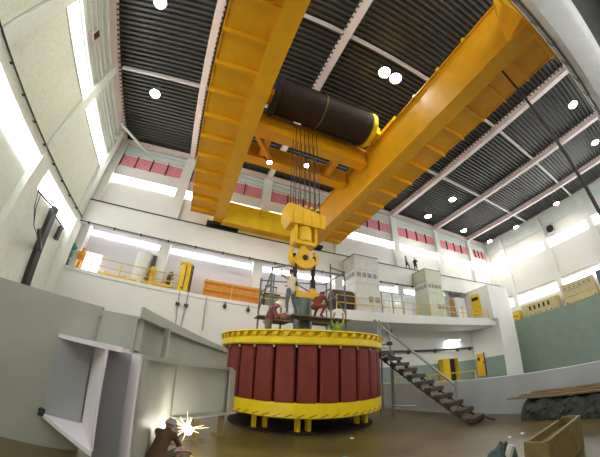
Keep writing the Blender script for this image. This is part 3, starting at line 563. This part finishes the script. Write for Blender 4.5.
# ================================================================== BALCONY
def tower(x0, x1, y0, y1, z1, m, label):
    t = thing('panel_tower', label, 'enclosure', ((x0+x1)/2, (y0+y1)/2, 6.38)); z0 = 6.38
    MB().box((x0+.02, y0+.02, z0), (x1-.02, y1-.02, z1-.05)).build('core', m, t)
    n = 2
    for k in range(4):
        za, zb = z0+.02+(z1-z0-.1)*k/4, z0+.02+(z1-z0-.1)*(k+1)/4-.03
        for q in range(n): MB().box((x0+(x1-x0)*q/n+.01, y0-.02, za), (x0+(x1-x0)*(q+1)/n-.01, y0+.02, zb)).build('panel', m, t)
        MB().box((x0-.02, y0+.02, za), (x0+.02, y1-.02, zb)).build('panel', m, t)
    for k in range(4): MB().box((x0+.15+k*(x1-x0-.3)/4, y0-.035, z0+(z1-z0)*.60), (x0+.15+(k+.75)*(x1-x0-.3)/4, y0-.02, z0+(z1-z0)*.68)).build('vent', 'band', t)
    for k in range(4): MB().box((x0-.035, y0+.1+k*(y1-y0-.2)/4, z0+(z1-z0)*.60), (x0-.02, y0+.1+(k+.75)*(y1-y0-.2)/4, z0+(z1-z0)*.68)).build('vent', 'band', t)
    for k in range(2): MB().box((x1-1.3+k*.65, y0-.035, z0+.9), (x1-.8+k*.65, y0-.02, z0+1.4)).build('vent', 'band', t)
    MB().box((x0-.04, y0-.04, z1-.05), (x1+.04, y1, z1)).build('cap', 'cabside', t)
    return t
tower(12.0, 14.5, 17.3, 19.1, 11.4, 'tower', 'tall grey panelled enclosure behind the brown tank')
tower(20.6, 23.0, 17.3, 19.1, 11.4, 'tower2', 'tall pale green panelled enclosure right of the windowed cabinets')
t = thing('brown_tank', 'dark brown round tank lying on the balcony by the grey enclosure', 'tank', (11.1, 17.9, 6.38))
tk = MB().lathe([(0, -.95), (.5, -.93), (.88, -.8), (.88, .8), (.5, .93), (0, .95)], (0, 0, 0), 24); tk.v = [(10.98+z, 18.0+a, 7.3+b) for a, b, z in tk.v]; tk.build('shell', 'rust', t, True, fix=True)
for dx in (-.5, .5): MB().box((11.05+dx-.1, 17.5, 6.38), (11.05+dx+.1, 18.5, 6.55)).build('cradle', 'steel', t)
for k, lab in enumerate(('leftmost', 'middle', 'rightmost')):
    x0 = 15.5+k*1.25; t = thing('windowed_cabinet', lab+' of three grey cabinets with glass windows on the balcony', 'cabinet', (x0+.6, 18.6, 6.38), 'windowed cabinets on the balcony')
    MB().box((x0, 18.4, 6.38), (x0+1.2, 19.1, 8.75)).build('body', 'cabside', t); MB().box((x0+.03, 18.36, 6.42), (x0+1.17, 18.4, 8.7)).build('door', 'cab', t)
    MB().box((x0+.2, 18.34, 7.6), (x0+1.0, 18.36, 8.45)).build('window', 'glass', t); MB().box((x0+.08, 18.32, 7.2), (x0+.12, 18.36, 7.45)).build('handle', 'steel', t)
t = box_thing('grey_locker', 'narrow dark grey locker between the pale green enclosure and the white cabinets', 'locker', (24.6, 18.6, 6.38), (25.5, 19.1, 9.2), 'cabside', (('door', (24.65, 18.56, 6.45), (25.45, 18.6, 9.1), 'band'), ('handle', (24.75, 18.52, 7.7), (24.8, 18.56, 8.0), 'steel')))
t = box_thing('wood_locker', 'brown wooden locker beside the white cabinet on the balcony', 'locker', (25.9, 18.6, 6.38), (26.5, 19.1, 9.0), 'orange', (('door', (25.95, 18.56, 6.45), (26.45, 18.6, 8.9), 'plank'), ('handle', (26.0, 18.52, 7.6), (26.05, 18.56, 7.9), 'steel')))
t = box_thing('white_cabinet', 'white cabinet with blue-grey upper door near the white block', 'cabinet', (26.9, 18.6, 6.38), (28.6, 19.1, 9.2), 'cab', (('upper_door', (26.95, 18.56, 7.85), (28.55, 18.6, 9.1), 'lilac'), ('lower_door', (26.95, 18.56, 6.45), (28.55, 18.6, 7.75), 'white'), ('handle', (27.7, 18.52, 7.9), (27.75, 18.56, 8.2), 'steel')))
# under the balcony
t = thing('yellow_cabinet', 'yellow switch cabinet with its door open under the balcony', 'cabinet', (25.4, 19.9, -.6))
MB().box((24.3, 19.6, -.6), (26.5, 20.34, -.1)).build('plinth', 'curb', t)
MB().box((24.4, 19.7, -.1), (26.4, 20.3, 2.55)).build('body', 'ycab', t); MB().box((25.55, 19.66, .0), (26.35, 19.7, 2.5)).build('interior', 'darkhole', t); MB().box((24.4, 19.66, -.05), (25.5, 19.7, 2.52)).build('door', 'ycab', t); MB().box((26.38, 19.2, 0), (26.42, 19.7, 2.5)).build('open_door', 'ycab', t)
d2 = struct(MB().box((31.18, 18.9, .1), (31.27, 19.95, 2.7)).build('door_1', 'orange_d'), 'yellow door in the side wall under the balcony', 'door')
MB().box((31.12, 19.5, 1.9), (31.18, 19.75, 2.3)).build('sign', 'darkhole', d2); MB().box((31.1, 19.0, 1.55), (31.18, 19.08, 1.75)).build('handle', 'steel', d2); MB().box((31.15, 18.8, .1), (31.27, 18.9, 2.8)).build('door_frame', 'rust', d2)
t = thing('fluorescent_lamp', 'glowing fluorescent lamp under the balcony', 'lamp', (27.2, 20.1, 4.6))
MB().box((26.0, 20.05, 4.6), (28.6, 20.3, 4.7)).build('housing', 'white', t); MB().tube([(26.05, 20.1, 4.55), (28.55, 20.1, 4.55)], .05, 8).build('tube', 'fluoro', t); MB().box((27.2, 20.3, 4.6), (27.4, 20.4, 4.7)).build('bracket', 'white', t)
ld = bpy.data.lights.new('glow', 'AREA'); ld.energy = 70; ld.size = 2.4; ld.size_y = .15; ld.shape = 'RECTANGLE'; lo = bpy.data.objects.new('glow', ld); COL.objects.link(lo); lo.location = (.1, -.25, -.1); lo.parent = t
t = thing('fire_extinguisher', 'small red and blue box on the wall right of the yellow cabinet', 'extinguisher', (26.95, 20.2, 1.4))
MB().tube([(26.95, 20.25, 1.1), (26.95, 20.25, 1.6)], .12, 10).build('bottle', 'louvre', t); MB().box((27.1, 20.28, 1.9), (27.4, 20.38, 2.3)).build('sign', 'jeans', t); MB().box((26.9, 20.2, 1.2), (27.0, 20.4, 1.3)).build('bracket', 'steel', t)
t = thing('safety_rail', 'thin yellow safety rail above the curb wall', 'railing', (9.35, 7, 1.2))
MB().tube([(9.35, 6.1, 1.5), (9.35, 10.5, 1.5)], .025, 6).build('rail', 'rail', t)
for y in (6.1, 8.3, 10.5): MB().tube([(9.35, y, 1.2), (9.35, y, 1.52)], .025, 6).build('post', 'rail', t)
# ================================================================== RIGHT GALLERY CRATES
def slot_crate(y0, y1, z1, label, slots):
    t = thing('beige_crate', label, 'crate', (38.6, (y0+y1)/2, 6.3))
    MB().box((38.0, y0, 6.32), (39.4, y1, z1)).build('body', 'beige', t); MB().box((37.95, y0-.05, z1), (39.45, y1+.05, z1+.08)).build('lid', 'beige', t)
    n = 3
    for k in range(n): MB().box((37.94, y0+.03, 6.34+k*(z1-6.34)/n), (38.0, y1-.03, 6.3+(k+1)*(z1-6.34)/n)).build('board', 'beige', t)
    for k in range(slots): MB().box((37.92, y0+(y1-y0)*(.22+.13*k), 7.0), (37.94, y0+(y1-y0)*(.27+.13*k), 7.55)).build('slot', 'darkhole', t)
    for k in range(slots+2): MB().box((37.9, y0+.3+(y1-y0-.6)*k/(slots+1)-.06, 6.38), (37.94, y0+.3+(y1-y0-.6)*k/(slots+1)+.06, 6.52)).build('foot_hole', 'darkhole', t)
slot_crate(11.0, 15.9, 7.75, 'beige crate with five dark slots on the right gallery', 5)
slot_crate(6.2, 10.2, 8.6, 'taller beige crate stack without slots on the right gallery', 0)
for k in range(6): MB().box((37.93, 6.6+k*.6, 8.0), (37.96, 6.9+k*.6, 8.3)).build('vent', 'band', bpy.data.objects['beige_crate.001'])
t = box_thing('yellow_box', 'small yellow box in the corner of the right gallery', 'box', (38.0, 16.4, 6.32), (39.2, 17.6, 7.4), 'ycab', (('lid', (37.95, 16.35, 7.4), (39.25, 17.65, 7.5), 'beige'), ('slot', (37.97, 16.6, 6.8), (38.0, 17.4, 6.9), 'darkhole')))
t = box_thing('blue_grey_cabinet', 'blue grey cabinet at the right edge of the right gallery', 'cabinet', (38.2, 4.4, 6.32), (39.4, 5.8, 8.9), 'lilac', (('door', (38.16, 4.45, 6.4), (38.2, 5.1, 8.8), 'jeans'), ('door', (38.16, 5.15, 6.4), (38.2, 5.75, 8.8), 'jeans'), ('handle', (38.1, 5.0, 7.5), (38.16, 5.05, 7.8), 'steel')))
# ================================================================== FLOOR THINGS, RIGHT
bm = bmesh.new()
bmesh.ops.create_grid(bm, x_segments=60, y_segments=22, size=.5)
from mathutils import noise
for v in bm.verts:
    u, a = v.co.x+.5, (v.co.y+.5)*math.pi
    endf = min(1, (1-abs(2*u-1))*9)**.5 if u > .5 or 1 else 1
    n_ = noise.noise(Vector((u*14, a*1.3, 3)))*.16+noise.noise(Vector((u*40, a*4, 9)))*.06
    r = (.42+n_)*max(.15, endf)
    v.co = Vector((8.6-math.cos(a)*r*1.0, 4.15-u*4.4, math.sin(a)*r*1.25))
me = bpy.data.meshes.new('tarp_bundle'); bm.to_mesh(me); bm.free(); me.materials.append(M['tarp'])
tb = bpy.data.objects.new('tarp_bundle', me); COL.objects.link(tb); tag(tb, 'long dark green tarpaulin bundle lying along the curb wall', 'tarpaulin')
for k in range(3):
    o = MB().box((8.42+k*.2, .2+k*.1, .56+k*.042), (8.66+k*.2, 4.5-k*.3, .6+k*.042)).build('plank', 'plank')
    tag(o, ('lowest and longest', 'middle', 'highest and shortest')[k]+' of three tan planks lying on the dark tarpaulin', 'plank', 'planks on the tarpaulin')
t = thing('wooden_crate', 'open olive brown wooden crate in the bottom right corner', 'crate', (5.2, 2.05, 0))
for a, b in (((4.4, 1.78, 0), (6.0, 1.83, .55)), ((4.4, 2.1, 0), (6.0, 2.15, .52)), ((5.95, 1.83, 0), (6.0, 2.1, .55)), ((4.4, 1.83, 0), (4.45, 2.1, .52)), ((4.45, 1.83, .02), (5.95, 2.1, .4))): MB().box(a, b).build('panel', 'wood', t)
MB().tube([(5.85, 2.12, .5), (5.85, 2.12, .7)], .03, 6).build('peg', 'rust', t)
t = thing('work_bag', 'dark teal cloth work bag left of the wooden crate', 'bag', (5.0, 2.75, 0))
BO = (-.35, -.12); bg = MB(); bg.ball((5.0, 2.78, .16), (.28, .24, .18), 14, 9).ball((4.82, 2.72, .14), (.2, .2, .15), 12, 8).ball((5.22, 2.85, .13), (.2, .2, .15), 12, 8)
for i, v in enumerate(bg.v): bg.v[i] = (v[0]+BO[0], v[1]+BO[1], max(.005, v[2]*(1+.5*noise.noise(Vector(v)*6))))
bg.build('cloth', 'tealcloth', t, True); MB().tube([(4.55, 2.58, .28), (4.6, 2.6, .4), (4.75, 2.63, .4), (4.8, 2.66, .28)], .03, 6).build('handle', 'steel', t); MB().tube([(4.49, 2.48, .2), (4.55, 2.43, .42)], .06, 8).build('bottle', 'paper', t)
for k, (u, v, lab) in enumerate(((510, 437, 'by the work bag'), (522, 433, 'just behind the work bag'), (352, 438, 'in the middle of the floor'))):
    p = at(u, v, 2, .02); o = MB().add([(p.x-.05, p.y-.03, .0), (p.x+.05, p.y-.04, .01), (p.x+.06, p.y+.03, .02), (p.x-.04, p.y+.04, .03), (p.x, p.y, .045)], [(0,1,4),(1,2,4),(2,3,4),(3,0,4),(3,2,1,0)]).build('paper_scrap', 'paper')
    tag(o, 'small crumpled white scrap '+lab, 'scrap', 'scraps on the floor')
p = at(347, 461, 2, .1)
t = thing('hard_hat', 'pale teal hard hat lying on the floor at the bottom edge', 'helmet', (p.x, p.y, 0))
MB().lathe([(.0, .17), (.07, .16), (.12, .11), (.145, .03), (.19, .01), (.18, 0), (.14, .02), (0, .15)], (p.x, p.y, 0), 20).build('shell', 'teal', t, True); MB().box((p.x-.02, p.y-.12, .1), (p.x+.02, p.y+.12, .175)).build('ridge', 'tealp', t)
# ================================================================== PEOPLE
import numpy as np
def person(loc, rz, J, col, label, vox=.02, hat=None, scale=1.0, name='person'):
    """J: joints in a local frame facing -Y; one continuous body grown from tapered limbs, voxel-merged."""
    Jv = {k: Vector(v) for k, v in J.items()}
    for s in 'lr':
        if 'toe_'+s not in Jv: Jv['toe_'+s] = Jv['ank_'+s]+Vector((0, -.2, -.05))
        if 'hand_'+s not in Jv: Jv['hand_'+s] = Jv['wri_'+s]+(Jv['wri_'+s]-Jv['elb_'+s]).normalized()*.09
    mb = MB(); seg = []
    def limb(a, b, ra, rb, part):
        a, b = Vector(a), Vector(b); mb.tube([a, b], ra, 10, rb); mb.ball(a, ra, 10, 7); mb.ball(b, rb, 10, 7); seg.append((a, b, (ra+rb)/2, part))
    hd = Jv['head']; up = (hd-Jv['neck']).normalized(); fw = Vector(J.get('face', (0, -1, 0))).normalized()
    limb(Jv['pel'], Jv['chest'], .145, .155, 'top'); limb(Jv['chest'], Jv['neck'], .13, .07, 'top'); limb(Jv['neck'], hd, .055, .07, 'skin')
    mb.ball(hd, (.083, .098, .118), 14, 10); seg.append((hd-up*.03, hd+up*.05, .1, 'skin'))
    mb.ball(hd+fw*.1-up*.01, (.016, .02, .026), 6, 5)
    sd = fw.cross(up).normalized()
    for s in (-1, 1): mb.ball(hd+sd*.085*s, (.015, .02, .03), 6, 5)
    mb.ball(hd+fw*.085-up*.06, (.03, .015, .012), 6, 5)
    limb(Jv['sho_l'], Jv['sho_r'], .075, .075, 'top'); limb(Jv['hip_l'], Jv['hip_r'], .11, .11, 'bot')
    for s in 'lr':
        limb(Jv['chest'], Jv['sho_'+s], .1, .07, 'top'); limb(Jv['pel'], Jv['hip_'+s], .12, .1, 'bot')
        limb(Jv['sho_'+s], Jv['elb_'+s], .065, .05, 'top'); limb(Jv['elb_'+s], Jv['wri_'+s], .046, .034, 'arm')
        limb(Jv['hip_'+s], Jv['kne_'+s], .1, .068, 'bot'); limb(Jv['kne_'+s], Jv['ank_'+s], .064, .046, 'bot'); limb(Jv['ank_'+s], Jv['toe_'+s], .05, .04, 'shoe')
        w_, h_ = Jv['wri_'+s], Jv['hand_'+s]; d = (h_-w_).normalized(); limb(w_, h_, .034, .036, 'skin')
        q = d.cross(fw); q = q.normalized() if q.length > .1 else sd; nn = q.cross(d)
        for i, L in enumerate((.07, .08, .075, .055)):
            b0 = h_+q*(.033-.022*i); m0 = b0+d*L*.55-nn*.004; e0 = m0+d*L*.4-nn*.03
            mb.tube([b0, m0, e0], .0125, 6, .010); seg.append((b0, e0, .012, 'skin'))
        b0 = w_+d*.03+q*.03; mb.tube([b0, b0+q*.035+d*.03, b0+q*.04+d*.065-nn*.015], .014, 6, .011); seg.append((b0, b0+q*.04+d*.06, .013, 'skin'))
    tmp = bpy.data.objects.new('tmp', mb.mesh('tmp')); COL.objects.link(tmp)
    rm = tmp.modifiers.new('r', 'REMESH'); rm.mode = 'VOXEL'; rm.voxel_size = vox; sm = tmp.modifiers.new('s', 'SMOOTH'); sm.iterations = 3 if vox < .03 else 1; sm.factor = .5
    dg = bpy.context.evaluated_depsgraph_get(); me = bpy.data.meshes.new_from_object(tmp.evaluated_get(dg)); bpy.data.objects.remove(tmp)
    parts = ['skin', 'top', 'arm', 'bot', 'shoe']
    for p in parts: me.materials.append(M[col[p]] if p != 'arm' else M[col.get('arm', col['top'])])
    n = len(me.polygons); cen = np.zeros(n*3); me.polygons.foreach_get('center', cen); cen = cen.reshape(-1, 3)
    best = np.full(n, 1e9); idx = np.zeros(n, int)
    for a, b, r, part in seg:
        a, b = np.array(a), np.array(b); ab = b-a; tt = np.clip(((cen-a)@ab)/max(ab@ab, 1e-9), 0, 1); dd = np.linalg.norm(cen-a-tt[:, None]*ab, axis=1)-r
        k = dd < best; best[k] = dd[k]; idx[k] = parts.index(part)
    me.polygons.foreach_set('material_index', idx.astype(np.int32)); me.polygons.foreach_set('use_smooth', np.ones(n, bool)); me.update(); me.name = 'body'
    root = thing(name, label, 'person'); body = bpy.data.objects.new('body', me); COL.objects.link(body); body.parent = root
    X = Matrix.Rotation(rz, 4, 'Z') @ Matrix.Scale(scale, 4); root.matrix_basis = Matrix.Translation(loc) @ X
    R3 = Matrix((sd, -fw, up)).transposed().to_4x4()
    def child(nm, m_, mm, sm_=True):
        o = m_.build(nm, mm, None, sm_); o.parent = root; return o
    if vox < .03:
        for s in (-1, 1): child('eye', MB().ball(hd+fw*.09+up*.012+sd*.033*s, .011, 8, 6), 'eye')
    cap = MB().lathe([(0, .135), (.06, .122), (.098, .075), (.112, .02), (.116, .0), (.10, .0), (.0, .06)], (0, 0, 0), 18) if hat else MB().lathe([(0, .128), (.06, .112), (.093, .06), (.098, .0), (.09, -.04), (.0, .03)], (0, 0, 0), 16)
    cap.v = [tuple(hd+up*.02+(R3 @ Vector((v[0], v[1]*1.1+(0 if hat else .012), v[2])))) for v in cap.v]; hh = child('helmet' if hat else 'hair', cap, hat or 'hair')
    if hat:
        br = MB().lathe([(.1, .0), (.15, -.012), (.15, -.004), (.1, .014)], (0, 0, 0), 18); br.v = [tuple(hd+up*.02+(R3 @ Vector((v[0]*.9, v[1]*1.1-.02, v[2])))) for v in br.v]; b_ = br.build('brim', hat, None, True); b_.parent = hh
    return root
ST = dict(pel=(0,0,.95), chest=(0,-.01,1.3), neck=(0,.0,1.5), head=(0,-.02,1.64), sho_l=(-.18,0,1.43), sho_r=(.18,0,1.43), elb_l=(-.24,.02,1.14), elb_r=(.24,.02,1.14), wri_l=(-.25,-.08,.9), wri_r=(.25,-.08,.9),
          hip_l=(-.1,0,.92), hip_r=(.1,0,.92), kne_l=(-.12,-.03,.5), kne_r=(.12,-.03,.5), ank_l=(-.12,.02,.09), ank_r=(.12,.02,.09))
def pose(**k): d = dict(ST); d.update(k); return d
CREAM = dict(skin='skin', top='cream', bot='jeans', shoe='shoe')
# facing away from the viewer is rz = pi
person((3.48, 9.3, 3.83), math.radians(200), pose(elb_r=(.3,-.22,1.5), wri_r=(.22,-.36,1.72), elb_l=(-.26,-.2,1.2), wri_l=(-.2,-.42,1.25), kne_l=(-.2,-.06,.5), ank_l=(-.3,.02,.09), ank_r=(.2,.06,.09), kne_r=(.17,0,.5), hip_l=(-.11,0,.92)), CREAM, 'man in cream shirt and jeans reaching up to the crane hook', .016, scale=1.04)
person((2.45, 8.55, 2.42), math.radians(60), pose(chest=(0,-.1,1.26), neck=(0,-.2,1.43), head=(0,-.29,1.54), face=(0,-.9,-.45), sho_l=(-.18,-.15,1.36), sho_r=(.18,-.15,1.36), elb_l=(-.25,-.3,1.14), elb_r=(.25,-.32,1.14), wri_l=(-.12,-.52,1.22), wri_r=(.12,-.54,1.2)), dict(skin='skin', top='maroon', arm='skin', bot='trous', shoe='shoe'), 'man in maroon shirt and white helmet leaning over the rotor', .016, 'helmet_w')
person((5.15, 8.75, 2.28), math.radians(150), pose(elb_r=(.24,-.12,1.66), wri_r=(.14,-.1,1.9), elb_l=(-.26,-.15,1.64), wri_l=(-.26,-.2,1.9)), dict(skin='skin', top='neon', arm='skin', bot='navy', shoe='shoe'), 'worker in green shirt with raised arms inside the rotor', .018, scale=.86)
CR = pose(pel=(0,.12,.42), chest=(0,-.12,.72), neck=(0,-.25,.88), head=(0,-.33,.98), face=(0,-.9,-.35), sho_l=(-.18,-.2,.83), sho_r=(.18,-.2,.83), elb_l=(-.24,-.34,.6), elb_r=(.24,-.34,.6), wri_l=(-.12,-.55,.55), wri_r=(.12,-.55,.55), hip_l=(-.1,.1,.4), hip_r=(.1,.1,.4), kne_l=(-.18,-.3,.5), kne_r=(.18,-.3,.5), ank_l=(-.15,-.02,.09), ank_r=(.15,-.02,.09))
person((4.5, 9.12, 3.83), math.radians(120), CR, dict(skin='skin', top='redw', bot='redw', shoe='shoe'), 'worker in rust red overalls crouching on the scaffold planks', .018)
WALK = pose(kne_l=(-.1,-.2,.52), ank_l=(-.1,-.22,.09), kne_r=(.1,.04,.5), ank_r=(.1,.3,.12), elb_l=(-.25,.1,1.14), wri_l=(-.25,.12,.88), elb_r=(.24,-.1,1.16), wri_r=(.22,-.3,1.02))
pz = at(407, 268, 1, 19.62); person((pz.x, 19.6, 11.96), math.radians(60), WALK, dict(skin='skin', top='sage', bot='navy', shoe='shoe'), 'man in sage shirt and dark trousers walking on the high ledge', .035)
pz = at(416, 270, 1, 19.62); person((pz.x, 19.6, 11.96), math.radians(110), pose(elb_r=(.26,-.15,1.2), wri_r=(.1,-.25,1.3), elb_l=(-.26,-.15,1.2), wri_l=(-.1,-.25,1.3)), dict(skin='skin', top='navy', bot='navy', shoe='shoe'), 'person in dark clothes standing on the high ledge', .035, 'helmet_g')
# welders
hq = at(171, 424, 2, .8); pw = person((hq.x-.14, hq.y-.23, 0), math.radians(150), CR, dict(skin='skin', top='brownw', bot='brownw', shoe='shoe'), 'welder in brown overalls crouching beside the bright welding arc', .018, 'helmet_g', scale=.8)
CR2 = dict(CR); CR2.update(chest=(0,-.22,.56), neck=(0,-.4,.64), head=(0,-.52,.68), face=(0,-.8,-.5), sho_l=(-.18,-.33,.62), sho_r=(.18,-.33,.62), elb_l=(-.26,-.5,.42), elb_r=(.26,-.5,.42), wri_l=(-.12,-.72,.4), wri_r=(.12,-.72,.4))
hp = at(185, 453, 2, .64); pw = person((hp.x+.05, hp.y-.48, 0), math.radians(190), CR2, dict(skin='skin', top='camo', bot='camo', shoe='shoe'), 'worker in camouflage jacket and grey helmet crouching at the bottom edge', .018, 'helmet_g', scale=.92)
# welding torch with its arc
AP = at(188, 430, 1, 5.7)
t = thing('welding_torch', 'welding torch with a dazzling arc under the steel frame', 'welding torch', tuple(AP))
MB().tube([(-.15, 4.95, .5), (0, 5.3, .42), AP+Vector((-.04, -.08, .02))], .022, 8).build('torch_handle', 'steel', t); MB().tube([AP+Vector((-.04, -.08, .02)), AP+Vector((-.01, -.03, 0))], .012, 6).build('electrode', 'galv', t)
MB().tube([(-.15, 4.95, .5), (-.3, 4.9, .3), (-.35, 4.6, .03), (-.2, 3.9, .02)], .02, 6).build('cable', 'black', t)
MB().ball(AP, .085, 16, 10).build('arc_flame', 'arc', t, True)
sp = MB()
for k in range(26):
    d = Vector((random.uniform(-1, 1), random.uniform(-1, .6), random.uniform(-.5, 1))).normalized(); r0, r1 = random.uniform(.08, .2), random.uniform(.22, .5)
    e = AP+d*r1-Vector((0, 0, .12*r1)); e.z = max(e.z, .01); sp.tube([AP+d*r0*.7, e], .004, 4, .001)
so = sp.build('sparks', 'spark', t); so['kind'] = 'stuff'
ld = bpy.data.lights.new('arc_light', 'POINT'); ld.energy = 30; ld.shadow_soft_size = .05; ld.color = (1, .95, .86); lo = bpy.data.objects.new('arc_light', ld); COL.objects.link(lo); lo.parent = t; lo.location = (0, 0, .02)
